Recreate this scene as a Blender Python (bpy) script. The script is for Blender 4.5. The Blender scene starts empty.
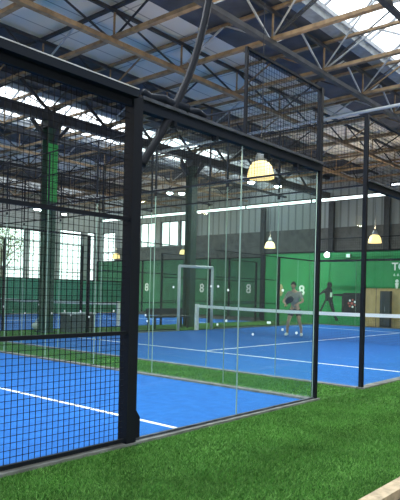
import bpy, math, random
from mathutils import Vector, Matrix
random.seed(7)
C = bpy.context.scene.collection
ORG = {}

# ------------------------------------------------------------------ materials
def mat(name, col, rough=.6, metal=0., var=0., scale=6., bump=0., bscale=60., spec=.5, dirt=None):
    m = bpy.data.materials.new(name); m.use_nodes = True
    nt = m.node_tree; b = nt.nodes['Principled BSDF']
    b.inputs['Roughness'].default_value = rough
    b.inputs['Metallic'].default_value = metal
    b.inputs['Specular IOR Level'].default_value = spec
    c = (*col, 1)
    b.inputs['Base Color'].default_value = c
    tc = nt.nodes.new('ShaderNodeTexCoord')
    if var or dirt:
        n = nt.nodes.new('ShaderNodeTexNoise'); n.inputs['Scale'].default_value = scale
        n.inputs['Detail'].default_value = 6
        nt.links.new(tc.outputs['Object'], n.inputs['Vector'])
        r = nt.nodes.new('ShaderNodeValToRGB')
        d = dirt or tuple(max(0, x*(1-var)) for x in col)
        e = tuple(min(1, x*(1+var)) for x in col) if not dirt else col
        r.color_ramp.elements[0].color = (*d, 1); r.color_ramp.elements[0].position = .35
        r.color_ramp.elements[1].color = (*e, 1); r.color_ramp.elements[1].position = .65
        nt.links.new(n.outputs['Fac'], r.inputs['Fac'])
        nt.links.new(r.outputs['Color'], b.inputs['Base Color'])
    if bump:
        n2 = nt.nodes.new('ShaderNodeTexNoise'); n2.inputs['Scale'].default_value = bscale
        n2.inputs['Detail'].default_value = 4
        nt.links.new(tc.outputs['Object'], n2.inputs['Vector'])
        bp = nt.nodes.new('ShaderNodeBump'); bp.inputs['Strength'].default_value = bump
        bp.inputs['Distance'].default_value = .02
        nt.links.new(n2.outputs['Fac'], bp.inputs['Height'])
        nt.links.new(bp.outputs['Normal'], b.inputs['Normal'])
    return m

def emis(name, col, strength, base=None):
    m = bpy.data.materials.new(name); m.use_nodes = True
    b = m.node_tree.nodes['Principled BSDF']
    b.inputs['Base Color'].default_value = (*(base or col), 1)
    b.inputs['Emission Color'].default_value = (*col, 1)
    b.inputs['Emission Strength'].default_value = strength
    return m

def glass(name, tint, refl=1.0, haze=0.):
    m = bpy.data.materials.new(name); m.use_nodes = True
    nt = m.node_tree; nt.nodes.clear()
    out = nt.nodes.new('ShaderNodeOutputMaterial')
    tr = nt.nodes.new('ShaderNodeBsdfTransparent'); tr.inputs['Color'].default_value = (*tint, 1)
    gl = nt.nodes.new('ShaderNodeBsdfGlossy'); gl.inputs['Roughness'].default_value = 0.0
    fr = nt.nodes.new('ShaderNodeFresnel'); fr.inputs['IOR'].default_value = 1.5
    ge = nt.nodes.new('ShaderNodeNewGeometry')
    inv = nt.nodes.new('ShaderNodeMath'); inv.operation = 'SUBTRACT'; inv.inputs[0].default_value = refl
    mul = nt.nodes.new('ShaderNodeMath'); mul.operation = 'MULTIPLY'; mul.use_clamp = True
    nt.links.new(ge.outputs['Backfacing'], inv.inputs[1])
    nt.links.new(fr.outputs['Fac'], mul.inputs[0]); nt.links.new(inv.outputs[0], mul.inputs[1])
    mx = nt.nodes.new('ShaderNodeMixShader')
    nt.links.new(mul.outputs[0], mx.inputs['Fac'])
    nt.links.new(tr.outputs[0], mx.inputs[1]); nt.links.new(gl.outputs[0], mx.inputs[2])
    last = mx
    if haze:
        df = nt.nodes.new('ShaderNodeBsdfDiffuse'); df.inputs['Color'].default_value = (.75, .85, .8, 1)
        m2 = nt.nodes.new('ShaderNodeMixShader'); m2.inputs['Fac'].default_value = haze
        nt.links.new(mx.outputs[0], m2.inputs[1]); nt.links.new(df.outputs[0], m2.inputs[2]); last = m2
    nt.links.new(last.outputs[0], out.inputs['Surface'])
    return m

def turf_mat(name, a, b_, c):
    m = bpy.data.materials.new(name); m.use_nodes = True
    nt = m.node_tree; p = nt.nodes['Principled BSDF']
    p.inputs['Roughness'].default_value = .9; p.inputs['Specular IOR Level'].default_value = .1
    tc = nt.nodes.new('ShaderNodeTexCoord')
    n1 = nt.nodes.new('ShaderNodeTexNoise'); n1.inputs['Scale'].default_value = 55; n1.inputs['Detail'].default_value = 8
    n1.inputs['Roughness'].default_value = .75
    n2 = nt.nodes.new('ShaderNodeTexNoise'); n2.inputs['Scale'].default_value = 1.6; n2.inputs['Detail'].default_value = 5
    for n in (n1, n2): nt.links.new(tc.outputs['Object'], n.inputs['Vector'])
    r1 = nt.nodes.new('ShaderNodeValToRGB')
    r1.color_ramp.elements[0].color = (*a, 1); r1.color_ramp.elements[0].position = .3
    r1.color_ramp.elements[1].color = (*b_, 1); r1.color_ramp.elements[1].position = .72
    nt.links.new(n1.outputs['Fac'], r1.inputs['Fac'])
    mx = nt.nodes.new('ShaderNodeMixRGB'); mx.blend_type = 'MIX'
    r2 = nt.nodes.new('ShaderNodeValToRGB'); r2.color_ramp.elements[0].position = .4; r2.color_ramp.elements[1].position = .75
    r2.color_ramp.elements[1].color = (.55, .55, .55, 1)
    nt.links.new(n2.outputs['Fac'], r2.inputs['Fac'])
    nt.links.new(r2.outputs['Color'], mx.inputs['Fac'])
    nt.links.new(r1.outputs['Color'], mx.inputs['Color1']); mx.inputs['Color2'].default_value = (*c, 1)
    nt.links.new(mx.outputs['Color'], p.inputs['Base Color'])
    bp = nt.nodes.new('ShaderNodeBump'); bp.inputs['Strength'].default_value = .8; bp.inputs['Distance'].default_value = .03
    nt.links.new(n1.outputs['Fac'], bp.inputs['Height']); nt.links.new(bp.outputs['Normal'], p.inputs['Normal'])
    return m

def board_mat(name, col, seam, along=(2.2, 1.15)):
    """ceiling boards: flat colour with thin darker joints"""
    m = bpy.data.materials.new(name); m.use_nodes = True
    nt = m.node_tree; p = nt.nodes['Principled BSDF']; p.inputs['Roughness'].default_value = .85
    tc = nt.nodes.new('ShaderNodeTexCoord')
    br = nt.nodes.new('ShaderNodeTexBrick')
    br.inputs['Color1'].default_value = (*col, 1); br.inputs['Color2'].default_value = (*[x*.93 for x in col], 1)
    br.inputs['Mortar'].default_value = (*seam, 1)
    br.inputs['Scale'].default_value = 1; br.inputs['Mortar Size'].default_value = .02
    br.inputs['Brick Width'].default_value = along[0]; br.inputs['Row Height'].default_value = along[1]
    br.offset = 0
    nt.links.new(tc.outputs['Object'], br.inputs['Vector'])
    nt.links.new(br.outputs['Color'], p.inputs['Base Color'])
    return m

def clad_mat(name, a, b_, period):
    m = bpy.data.materials.new(name); m.use_nodes = True
    nt = m.node_tree; p = nt.nodes['Principled BSDF']; p.inputs['Roughness'].default_value = .55
    tc = nt.nodes.new('ShaderNodeTexCoord'); w = nt.nodes.new('ShaderNodeTexWave')
    w.wave_type = 'BANDS'; w.bands_direction = 'Y'; w.inputs['Scale'].default_value = 6.2832/20/period*1.0
    r = nt.nodes.new('ShaderNodeValToRGB'); r.color_ramp.elements[0].color = (*a, 1); r.color_ramp.elements[1].color = (*b_, 1)
    r.color_ramp.elements[0].position = .05; r.color_ramp.elements[1].position = .2
    nt.links.new(tc.outputs['Object'], w.inputs['Vector']); nt.links.new(w.outputs['Fac'], r.inputs['Fac'])
    nt.links.new(r.outputs['Color'], p.inputs['Base Color'])
    return m

M = dict(
    frame=mat('frame_black', (.010, .0125, .018), .6, spec=.1),
    frame2=mat('frame_navy', (.010, .014, .022), .65, spec=.1),
    wire=mat('wire_black', (.007, .008, .010), .6, spec=.1),
    tray=mat('galvanised', (.05, .06, .08), .65, .1, .4, 9),
    kerb=mat('kerb_grey', (.16, .17, .17), .85, 0, .25, 8),
    glass=glass('glass_clear', (.945, .98, .965), .6, .003),
    edge=mat('glass_edge', (.30, .42, .37), .2, 0),
    pane=glass('window_glass', (.95, .98, 1), .6),
    blue=mat('court_blue', (.018, .125, .43), .8, 0, .10, 9, .25, 240, .1),
    line=mat('line_white', (.92, .94, .95), .8),
    turf=turf_mat('turf_green', (.010, .05, .008), (.07, .20, .035), (.065, .17, .04)),
    blade1=mat('blade_green', (.075, .235, .04), .7, 0, .35, 2.2, spec=.2), blade2=mat('blade_light', (.14, .33, .075), .7, 0, .3, 1.3, spec=.2), blade3=mat('blade_deep', (.04, .15, .025), .8, spec=.1),
    slab=mat('slab_dark', (.05, .05, .045), .9, 0, .35, 5, .3, 30),
    timber=mat('timber_pale', (.46, .37, .25), .75, 0, .25, 14, .2, 40),
    rust=mat('steel_tan', (.36, .25, .145), .7, .1, 0, 5, dirt=(.20, .14, .085)),
    dark=mat('steel_dark', (.045, .047, .055), .65, .2, .3, 4),
    pale=mat('steel_pale', (.42, .44, .47), .55, .2, .2, 5),
    boards=board_mat('roof_boards', (.80, .765, .70), (.40, .375, .34)),
    navy=mat('roof_navy', (.06, .068, .09), .8, 0, .25, 2),
    gutter=mat('gutter_grey', (.36, .39, .42), .6, .2, .15),
    pipe=mat('pipe_white', (.6, .63, .66), .45),
    clad=clad_mat('wall_cladding', (.20, .22, .225), (.36, .385, .39), .45),
    darkwall=mat('wall_dark', (.13, .128, .125), .85, 0, .2, 3),
    plain=mat('wall_plain', (.42, .42, .41), .9, 0, .1, 2),
    green=mat('screen_green', (.012, .22, .062), .7, 0, .1, 1.5),
    green2=mat('screen_green_far', (.028, .17, .08), .7, 0, .15, 1.5), green3=mat('windscreen_green', (.07, .33, .18), .7, 0, .15, 1.5),
    colgreen=mat('column_green', (.03, .075, .05), .55, 0, .2, 4),
    colpad=mat('pad_green', (.05, .42, .09), .5, 0, .1, 6),
    black=mat('print_black', (.008, .009, .012), .7),
    white=mat('print_white', (.8, .82, .8), .7),
    soft=mat('print_pale', (.45, .62, .5), .7),
    red=mat('print_red', (.45, .10, .08), .7),
    tan=mat('panel_tan', (.40, .29, .14), .75, 0, .12, 4),
    netwhite=mat('net_tape', (.95, .96, .96), .8),
    netcord=mat('net_cord', (.02, .022, .025), .8),
    skin=mat('skin', (.50, .30, .20), .6),
    shirt=mat('shirt_grey', (.30, .31, .27), .9, 0, .15, 12),
    shorts=mat('shorts_dark', (.05, .05, .06), .9),
    hair=mat('hair_dark', (.03, .02, .015), .8),
    shade=emis('lamp_shade', (1., .66, .22), 1.5, (.9, .75, .4)),
    cap=mat('lamp_cap', (.30, .31, .32), .5, .4),
    bulb=emis('lamp_bulb', (1., .85, .5), 14),
    led=emis('led_white', (.9, .97, 1.), 26),
    leaf=mat('leaf_green', (.26, .36, .15), .8, 0, .35, 3),
    bark=mat('bark', (.30, .27, .22), .9, 0, .3, 6),
    pave=mat('paving', (.5, .5, .47), .9, 0, .1, 2),
    bench=mat('bench_dark', (.03, .035, .04), .6),
    crate=mat('crate_grey', (.12, .13, .14), .7, 0, .15, 5),
    bag=mat('bag_white', (.7, .72, .72), .8),
)

# ------------------------------------------------------------------ mesh helpers
class MB:
    def __init__(s): s.v = []; s.f = []; s.m = []; s.smooth = False
    def add(s, vs, fs, mi=0):
        b = len(s.v); s.v += [tuple(x) for x in vs]
        for f in fs: s.f.append(tuple(b+i for i in f)); s.m.append(mi)
        return s
    def box(s, x0, x1, y0, y1, z0, z1, mi=0):
        vs = [(x, y, z) for z in (z0, z1) for y in (y0, y1) for x in (x0, x1)]
        return s.add(vs, [(0, 2, 3, 1), (4, 5, 7, 6), (0, 1, 5, 4), (2, 6, 7, 3), (0, 4, 6, 2), (1, 3, 7, 5)], mi)
    def bar(s, p, q, w, h=None, mi=0):
        p = Vector(p); q = Vector(q); d = (q-p).normalized(); h = h or w
        up = Vector((0, 0, 1)) if abs(d.z) < .95 else Vector((1, 0, 0))
        a = d.cross(up).normalized()*w/2; b = a.cross(d).normalized()*h/2
        vs = [p-a-b, p+a-b, p+a+b, p-a+b, q-a-b, q+a-b, q+a+b, q-a+b]
        return s.add(vs, [(3, 2, 1, 0), (4, 5, 6, 7), (0, 1, 5, 4), (1, 2, 6, 5), (2, 3, 7, 6), (3, 0, 4, 7)], mi)
    def tube(s, path, r, n=10, mi=0):
        P = [Vector(p) for p in path]; R = r if isinstance(r, (list, tuple)) else [r]*len(P)
        d0 = (P[1]-P[0]).normalized(); up = Vector((0, 0, 1)) if abs(d0.z) < .9 else Vector((1, 0, 0))
        a = d0.cross(up).normalized(); vs = []
        for i, p in enumerate(P):
            d = (P[min(i+1, len(P)-1)]-P[max(i-1, 0)]).normalized()
            a = (a-d*a.dot(d)).normalized(); b = d.cross(a)
            for k in range(n):
                t = 2*math.pi*k/n; vs.append(p+(a*math.cos(t)+b*math.sin(t))*R[i])
        fs = [tuple(range(n-1, -1, -1)), tuple((len(P)-1)*n+k for k in range(n))]
        for i in range(len(P)-1):
            for k in range(n):
                k2 = (k+1) % n; fs.append((i*n+k, i*n+k2, (i+1)*n+k2, (i+1)*n+k))
        return s.add(vs, fs, mi)
    def lathe(s, c, prof, n=24, mi=0):
        vs = []; c = Vector(c)
        for r, z in prof:
            for k in range(n):
                t = 2*math.pi*k/n; vs.append((c.x+r*math.cos(t), c.y+r*math.sin(t), c.z+z))
        fs = []
        for i in range(len(prof)-1):
            for k in range(n):
                k2 = (k+1) % n; fs.append((i*n+k, i*n+k2, (i+1)*n+k2, (i+1)*n+k))
        return s.add(vs, fs, mi)
    def ball(s, c, r, n=12, mi=0):
        rx, ry, rz = r if isinstance(r, tuple) else (r, r, r)
        m = n//2; vs = []; c = Vector(c)
        for i in range(m+1):
            ph = math.pi*i/m
            for k in range(n):
                t = 2*math.pi*k/n
                vs.append((c.x+rx*math.sin(ph)*math.cos(t), c.y+ry*math.sin(ph)*math.sin(t), c.z-rz*math.cos(ph)))
        fs = []
        for i in range(m):
            for k in range(n):
                k2 = (k+1) % n; fs.append((i*n+k, i*n+k2, (i+1)*n+k2, (i+1)*n+k))
        return s.add(vs, fs, mi)
    def prism_u(s, outline, u0, u1, mi=0):
        """outline in (v,z), extruded along u from u0 to u1"""
        n = len(outline); vs = [(u0, v, z) for v, z in outline]+[(u1, v, z) for v, z in outline]
        fs = [tuple(range(n)), tuple(range(2*n-1, n-1, -1))]
        for k in range(n): fs.append((k, n+k, n+(k+1) % n, (k+1) % n))
        return s.add(vs, fs, mi)
    def grid(s, axis, c, a0, a1, z0, z1, step=.05, w=.0037, stepz=None):
        """welded wire mesh in the plane axis=c"""
        h = w/2; stepz = stepz or step
        n = max(1, round((a1-a0)/step)); k = max(1, round((z1-z0)/stepz))
        for i in range(n+1):
            a = a0+(a1-a0)*i/n
            if axis == 'v': s.box(a-h, a+h, c-h, c+h, z0, z1)
            else: s.box(c-h, c+h, a-h, a+h, z0, z1)
        for j in range(k+1):
            z = z0+(z1-z0)*j/k
            if axis == 'v': s.box(a0, a1, c-h+w*.9, c+h+w*.9, z-h, z+h)
            else: s.box(c-h+w*.9, c+h+w*.9, a0, a1, z-h, z+h)
        return s
    def build(s, name, ms, parent=None, smooth=False):
        if not isinstance(ms, (list, tuple)): ms = [ms]
        if parent is not None: o0 = ORG[parent.name]
        else:
            xs, ys, zs = zip(*s.v); o0 = Vector(((min(xs)+max(xs))/2, (min(ys)+max(ys))/2, min(zs)))
        me = bpy.data.meshes.new(name)
        me.from_pydata([(x-o0.x, y-o0.y, z-o0.z) for x, y, z in s.v], [], s.f)
        for m in ms: me.materials.append(m)
        for p, i in zip(me.polygons, s.m):
            p.material_index = i
            p.use_smooth = smooth
        me.update()
        o = bpy.data.objects.new(name, me); C.objects.link(o)
        if parent is not None: o.parent = parent; ORG[o.name] = o0
        else: o.location = o0; ORG[o.name] = o0.copy()
        return o

def tag(o, label, cat, group=None, kind=None):
    if label: o['label'] = label
    if cat: o['category'] = cat
    if group: o['group'] = group
    if kind: o['kind'] = kind
    return o
def thing(name, loc, label, cat, group=None):
    o = bpy.data.objects.new(name, None); C.objects.link(o); o.location = loc; o.empty_display_size = .2
    ORG[o.name] = Vector(loc); return tag(o, label, cat, group)
def struct(name, mb, m):
    o = mb.build(name, m); o['kind'] = 'structure'; return o
def copy_tree(o, parent=None):
    c = o.copy(); C.objects.link(c)
    if parent is not None: c.parent = parent
    ORG[c.name] = ORG[o.name].copy()
    for ch in list(o.children): copy_tree(ch, c)
    return c
def area_light(name, parent, loc, aim, size, power, col=(1, 1, 1), spread=math.pi):
    l = bpy.data.lights.new(name, 'AREA'); l.shape = 'DISK'; l.size = size; l.energy = power; l.color = col; l.spread = spread
    o = bpy.data.objects.new(name, l); C.objects.link(o); o.parent = parent
    o.location = Vector(loc)-ORG[parent.name]
    o.rotation_euler = (Vector(aim)-Vector(loc)).to_track_quat('-Z', 'Y').to_euler()
    return o

# ------------------------------------------------------------------ floor, turf, court carpets
UC1, UC2, VF, VB, UE = 6.55, 7.86, 3.72, 13.72, 24.0     # end fence near court, end fence next court, front, back, far end
struct('floor', MB().box(-6, 28.6, -6, 34.6, -.25, -.02), M['slab'])
t = MB()
t.box(-5.9, 27.7, 1.642, 3.66, -.02, .012)
t.box(UC1+.05, UC2-.05, 3.66, 13.78, -.02, .012)
t.box(-5.9, 24.9, 13.78, 16.6, -.02, .012)
RB = random.Random(11)
def blades(n, u0, u1, v0, v1, w, hgt):
    for k in range(n):
        u = RB.uniform(u0, u1); v = RB.uniform(v0, v1); a = RB.uniform(0, 6.283); q = RB.uniform(.6, 1.15)*hgt
        ca, sa = math.cos(a)*w, math.sin(a)*w; lu, lv = RB.gauss(0, .55)*hgt, RB.gauss(-.15, .55)*hgt
        t.add([(u-ca, v-sa, .010), (u+ca, v+sa, .010), (u+lu, v+lv, .010+q)], [(0, 1, 2)], RB.choice((1, 1, 2, 2, 3)))
blades(110000, 1.7, 6.5, 1.665, 3.64, .0035, .024)
blades(42000, 6.5, 11.5, 1.665, 3.64, .005, .026)
blades(16000, UC1+.09, UC2-.09, 3.7, 9.0, .005, .024)
tag(t.build('artificial_turf', [M['turf'], M['blade1'], M['blade2'], M['blade3']]), 'green artificial turf walkway running in front of and between the blue courts', 'turf', kind='stuff')

def carpet(u0, u1, v0, v1, label, lines):
    o = tag(MB().box(u0, u1, v0, v1, -.02, .006).build('court_carpet', M['blue']), label, 'court floor', 'blue court carpets')
    for nm, (a, b, c, d) in lines: MB().box(a, b, c, d, .004, .0095).build(nm, M['line'], o)
    return o
carpet(-5.8, UC1-.06, VF+.05, VB-.06, 'blue carpet of the nearest court, crossed by one white line near the black post',
       [('service_line', (4.165, 4.215, VF+.05, VB-.06)), ('centre_line', (-5.8, 4.165, 8.695, 8.745))])
carpet(UC2+.06, UE-.06, VF+.05, VB-.06, 'blue carpet of the second court with white lines meeting in a T',
       [('service_line', (10.18, 10.23, VF+.05, VB-.06)), ('centre_line', (10.23, 21.55, 8.6, 8.65)), ('service_line', (21.55, 21.6, VF+.05, VB-.06))])
carpet(7.0, 23.5, 16.72, 26.7, 'blue carpet of the far court behind the green column',
       [('service_line', (9.5, 9.55, 16.72, 26.7)), ('centre_line', (9.55, 20.0, 21.7, 21.75)), ('service_line', (20.0, 20.05, 16.72, 26.7))])

# timber edging and dark ground strip in front
tb = MB(); n = 14
for i in range(n):
    a = 2.6+i*.5; b = a+.5
    tb.box(a, b-.002, 1.535, 1.64, -.02, .045)
tm = tag(tb.build('timber_edging', M['timber']), 'pale timber board edging the turf at the bottom right corner', 'timber edging')

# ------------------------------------------------------------------ fences
GH, MH = 2.86, 3.88    # top of the glass, top of the high mesh
def glass_panel(par, axis, c, a0, a1, z0=.05, z1=GH, th=.012):
    g = MB(); h = th/2; a0 += .004; a1 -= .004
    e = .003
    if axis == 'v':
        vs = [(x, y, z) for z in (z0, z1) for y in (c-h, c+h) for x in (a0, a1)]
        side = [(0, 4, 6, 2), (1, 3, 7, 5)]; big = [(0, 1, 5, 4), (2, 6, 7, 3)]
    else:
        vs = [(x, y, z) for z in (z0, z1) for y in (a0, a1) for x in (c-h, c+h)]
        side = [(0, 1, 5, 4), (2, 6, 7, 3)]; big = [(0, 4, 6, 2), (1, 3, 7, 5)]
    g.add(vs, big, 0); g.add(vs, side+[(0, 2, 3, 1), (4, 5, 7, 6)], 1)
    return g.build('glass_panel', [M['glass'], M['edge']], par)
def post(par, u, v, z1, w=.06, name='post', z0=0., m='frame'):
    return MB().box(u-w/2, u+w/2, v-w/2, v+w/2, z0, z1).build(name, M[m], par)
def rail(par, p, q, w, h, name='rail', m='frame'):
    return MB().bar(p, q, w, h).build(name, M[m], par)
def mesh_panel(par, axis, c, a0, a1, z0, z1, step=.05, w=.0037):
    return MB().grid(axis, c, a0, a1, z0, z1, step, w).build('mesh_panel', M['wire'], par)

# near court, front side: mesh (left) + big post + two glass panels + corner post
f = thing('court_fence', (3.4, VF, 0), 'nearest court front fence of black mesh and glass either side of the thick black post', 'fence', 'court fences')
pg = post(f, 3.42, VF, 2.95, .105, 'main_post')
bp = MB(); bp.box(3.30, 3.58, VF-.11, VF+.11, .0, .015); bp.build('base_plate', M['frame'], f)
br = MB(); ou = [(3.472, .015), (3.555, .015), (3.555, .23), (3.472, .35)]
br.add([(a, VF-.012, z) for a, z in ou]+[(a, VF+.012, z) for a, z in ou], [(0, 1, 2, 3), (7, 6, 5, 4), (0, 4, 5, 1), (1, 5, 6, 2), (2, 6, 7, 3), (3, 7, 4, 0)])
br.build('stiffener_plate', M['frame'], f)
post(f, UC1, VF, MH+.02, .055, 'corner_post')
post(f, 4.99, VF, MH+.02, .03, 'upper_post', GH+.1)
glass_panel(f, 'v', VF+.01, 3.475, 4.96); glass_panel(f, 'v', VF+.01, 4.96, UC1-.03)
rail(f, (3.47, VF, GH+.035), (UC1+.02, VF, GH+.035), .07, .085, 'top_beam', 'frame2')
rail(f, (3.47, VF-.03, GH+.095), (UC1, VF-.03, GH+.095), .05, .03, 'cap_rail', 'tray')
rail(f, (4.99, VF, MH+.005), (UC1, VF, MH+.005), .03, .03, 'upper_rail')
mesh_panel(f, 'v', VF, 5.0, UC1-.03, GH+.1, MH, .05, .003)
mesh_panel(f, 'v', VF, .6, 3.37, .07, GH)
for z, h in ((.06, .03), (.96, .032), (1.915, .032), (GH+.03, .06)):
    rail(f, (.6, VF-.012, z), (3.37, VF-.012, z), .03, h, 'rail')
post(f, .6, VF, GH+.06, .06)
for a, b in ((.6, 3.42), (3.42, UC1+.05)):
    MB().box(a, b, VF-.06, VF+.05, -.02, .035).build('kerb', M['kerb'], f)
rail(f, (3.47, VF, .047), (UC1-.03, VF, .043), .03, .016, 'glass_channel', 'tray')
# small clamps on the joint between the panes
for u in (3.9, 4.5, 5.4, 6.0):
    MB().box(u-.02, u+.02, VF-.03, VF+.03, GH-.05, GH+.0).build('clamp', M['frame'], f)

# rolled up netting / cable tray on top of the mesh, left of the post
o = thing('cable_tray', (2.5, VF, GH+.06), 'grey cable tray lying along the top rail of the mesh left of the black post', 'cable tray')
MB().box(.6, 3.38, VF-.09, VF+.09, GH+.062, GH+.075).build('tray_floor', M['frame2'], o)
for s in (-1, 1): MB().box(.6, 3.38, VF+s*.09-.006, VF+s*.09+.006, GH+.062, GH+.125).build('tray_side', M['frame2'], o); MB().box(.6, 3.38, VF+s*.09-.01, VF+s*.09+.01, GH+.125, GH+.134).build('tray_lip', M['pale'], o)
MB().tube([(.6+i*.28, VF+.02*math.sin(i*1.7), GH+.10+.006*math.cos(i*2.1)) for i in range(11)], .028, 8).build('cable', M['dark'], o)
o = tag(MB().tube([(3.52+i*.1, VF+.05*math.sin(i*2.3), GH+.155+.012*math.cos(i*1.9)) for i in range(9)], [.03, .045, .04, .05, .042, .045, .038, .03, .02], 8).build('rolled_net', M['frame2'], smooth=True),
        'rolled grey netting bundled on the beam right of the thick black post', 'net')

# light mast arm: curved tube rising from the main post
mast = thing('light_mast', (3.5, VF, 2.4), 'thick curved black light mast arm rising from the thick black post', 'light mast')
pth = [(3.52, VF, 2.40), (3.58, VF, 2.49), (3.73, VF, 2.70), (3.92, VF, 3.01), (4.11, VF, 3.37), (4.24, VF, 3.72), (4.36, VF, 4.16), (4.44, VF, 4.7), (4.47, VF+.02, 5.3), (4.47, VF+.25, 5.75), (4.47, VF+.7, 5.95), (4.47, VF+1.1, 5.98)]
sm = []
for i in range(len(pth)-1):
    p0 = Vector(pth[max(i-1, 0)]); p1 = Vector(pth[i]); p2 = Vector(pth[i+1]); p3 = Vector(pth[min(i+2, len(pth)-1)])
    for k in range(4):
        x = k/4; sm.append(.5*((2*p1)+(-p0+p2)*x+(2*p0-5*p1+4*p2-p3)*x*x+(-p0+3*p1-3*p2+p3)*x**3))
sm.append(Vector(pth[-1]))
MB().tube(sm, .036, 12).build('curved_arm', M['frame'], mast, True)
hd = MB().box(4.27, 4.67, VF+1.0, VF+1.35, 5.88, 5.95).build('lamp_head', M['frame'], mast)
MB().box(4.3, 4.64, VF+1.03, VF+1.32, 5.872, 5.88).build('lamp_lens', M['led'], hd)
area_light('lamp_light', mast, (4.47, VF+1.18, 5.85), (3.9, 7.5, 0), .3, 500, (.95, .98, 1))

# near court end fence (glass, high mesh)
def end_fence(u, label, v1=VB, step=.05):
    f = thing('court_fence', (u, (VF+v1)/2, 0), label, 'fence', 'court fences')
    n = 7; d = (v1-VF-.06)/n
    for i in range(n):
        g = glass_panel(f, 'u', u, VF+.03+i*d, VF+.03+(i+1)*d)
        if i == 0: first = g
        if i: MB().box(u-.012, u+.012, VF+.03+i*d-.02, VF+.03+i*d+.02, GH-.05, GH).build('clamp', M['frame'], g)
    rail(f, (u, VF+.03, GH+.03), (u, v1, GH+.03), .03, .022, 'top_rail')
    rail(f, (u, VF+.03, MH), (u, v1, MH), .02, .02, 'upper_rail')
    mesh_panel(f, 'u', u, VF+.04, v1-.03, GH+.06, MH, step, .0028)
    for i in range(1, n): post(f, u, VF+.03+i*d, MH, .025, 'upper_post', GH+.055)
    MB().box(u-.06, u+.05, VF+.05, v1+.03, -.02, .03).build('kerb', M['kerb'], f)
    return f
f1 = end_fence(UC1, 'glass end wall of the nearest court left of the thin corner post')
f2 = end_fence(UC2, 'glass end wall of the second court, just behind the turf gap')
post(f1, UC1, VB, MH, .055, 'corner_post'); 
# little white safety dots stuck on the end glass
dots = [(10.89, .94), (10.53, .88), (10.11, .84), (9.67, 1.02), (9.24, .87), (8.85, .93), (8.66, .86), (8.39, .94), (8.15, .85), (7.51, .98), (7.22, .86), (6.75, .94), (6.71, .85), (6.16, 1.39), (5.42, 1.41), (5.29, 1.41), (5.11, 1.36), (5.29, .87), (5.13, .93), (4.43, .94), (4.67, .77), (4.21, 1.37), (4.4, .94), (4.2, .86), (3.99, .83)]
panes = [c for c in f1.children if c.name.startswith('glass_panel')]
d = (VB-VF-.06)/7
for v, z in dots:
    i = int((v-VF-.03)/d)
    s = MB(); r = .018
    k = 10; ring = [(UC1-.0066, v+r*math.cos(2*math.pi*j/k), z+r*math.sin(2*math.pi*j/k)) for j in range(k)]
    s.add(ring+[(x-.0016, a, b) for x, a, b in ring], [tuple(range(k)), tuple(range(2*k-1, k-1, -1))]+[(j, k+j, k+(j+1) % k, (j+1) % k) for j in range(k)])
    s.build('safety_dot', M['white'], panes[i])

# second court front side
f = thing('court_fence', (9.4, VF, 0), 'second court front fence starting at the rightmost thin black post', 'fence', 'court fences')
post(f, UC2, VF, MH, .055, 'corner_post')
for i in range(2): glass_panel(f, 'v', VF+.01, UC2+.03+i*1.5, UC2+.03+(i+1)*1.5)
rail(f, (UC2+.02, VF, GH+.035), (11.0, VF, GH+.035), .07, .085, 'top_beam', 'frame2')
rail(f, (UC2+.02, VF-.03, GH+.095), (11.0, VF-.03, GH+.095), .05, .03, 'cap_rail', 'tray')
post(f, UC2+1.53, VF, MH, .03, 'upper_post', GH+.1)
rail(f, (UC2, VF, MH-.01), (UC2+1.53, VF, MH-.01), .03, .03, 'upper_rail')
mesh_panel(f, 'v', VF, UC2+.03, UC2+1.5, GH+.1, MH-.02)
post(f, 11.0, VF, GH+.07, .105, 'main_post')
mesh_panel(f, 'v', VF, 11.06, 14.6, .07, GH); mesh_panel(f, 'v', VF, 16.8, 20.9, .07, GH)
post(f, 14.65, VF, GH+.05, .06); post(f, 16.75, VF, GH+.05, .06); post(f, 21.0, VF, GH+.07, .105, 'main_post'); post(f, UE, VF, MH, .055, 'corner_post')
for i in range(2): glass_panel(f, 'v', VF+.01, 21.06+i*1.45, 21.06+(i+1)*1.45)
for z in (.96, 1.915, GH+.03):
    rail(f, (11.05, VF-.012, z), (14.62, VF-.012, z), .03, .032); rail(f, (16.78, VF-.012, z), (20.95, VF-.012, z), .03, .032)
rail(f, (21.05, VF, GH+.03), (UE, VF, GH+.03), .05, .06, 'top_beam', 'frame2')
for a, b in ((UC2-.05, 14.68), (16.72, UE)): MB().box(a, b, VF-.075, VF+.05, -.02, .035).build('kerb', M['kerb'], f)

# second court back side
f = thing('court_fence', (16, VB, 0), 'second court back fence of glass and mesh, beside the white gate frame', 'fence', 'court fences')
post(f, UC2, VB, MH, .055, 'corner_post'); post(f, UE, VB, MH, .055, 'corner_post')
for i in range(2): glass_panel(f, 'v', VB, UC2+.03+i*1.5, UC2+.03+(i+1)*1.5)
post(f, 10.95, VB, GH+.05, .08, 'main_post')
mesh_panel(f, 'v', VB, 11.0, 14.7, .07, GH); mesh_panel(f, 'v', VB, 16.85, 20.95, .07, GH)
post(f, 21.0, VB, GH+.05, .08, 'main_post')
for i in range(2): glass_panel(f, 'v', VB, 21.05+i*1.45, 21.05+(i+1)*1.45)
for z in (.06, .96, 1.915, GH+.03):
    rail(f, (11.0, VB, z), (14.72, VB, z), .03, .03); rail(f, (16.8, VB, z), (20.95, VB, z), .03, .03)
rail(f, (UC2, VB, GH+.03), (10.95, VB, GH+.03), .05, .05, 'top_beam'); rail(f, (21.0, VB, GH+.03), (UE, VB, GH+.03), .05, .05, 'top_beam')
for a, b in ((UC2, 14.75), (16.8, UE)): MB().box(a, b, VB-.03, VB+.06, -.02, .03).build('kerb', M['kerb'], f)
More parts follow.
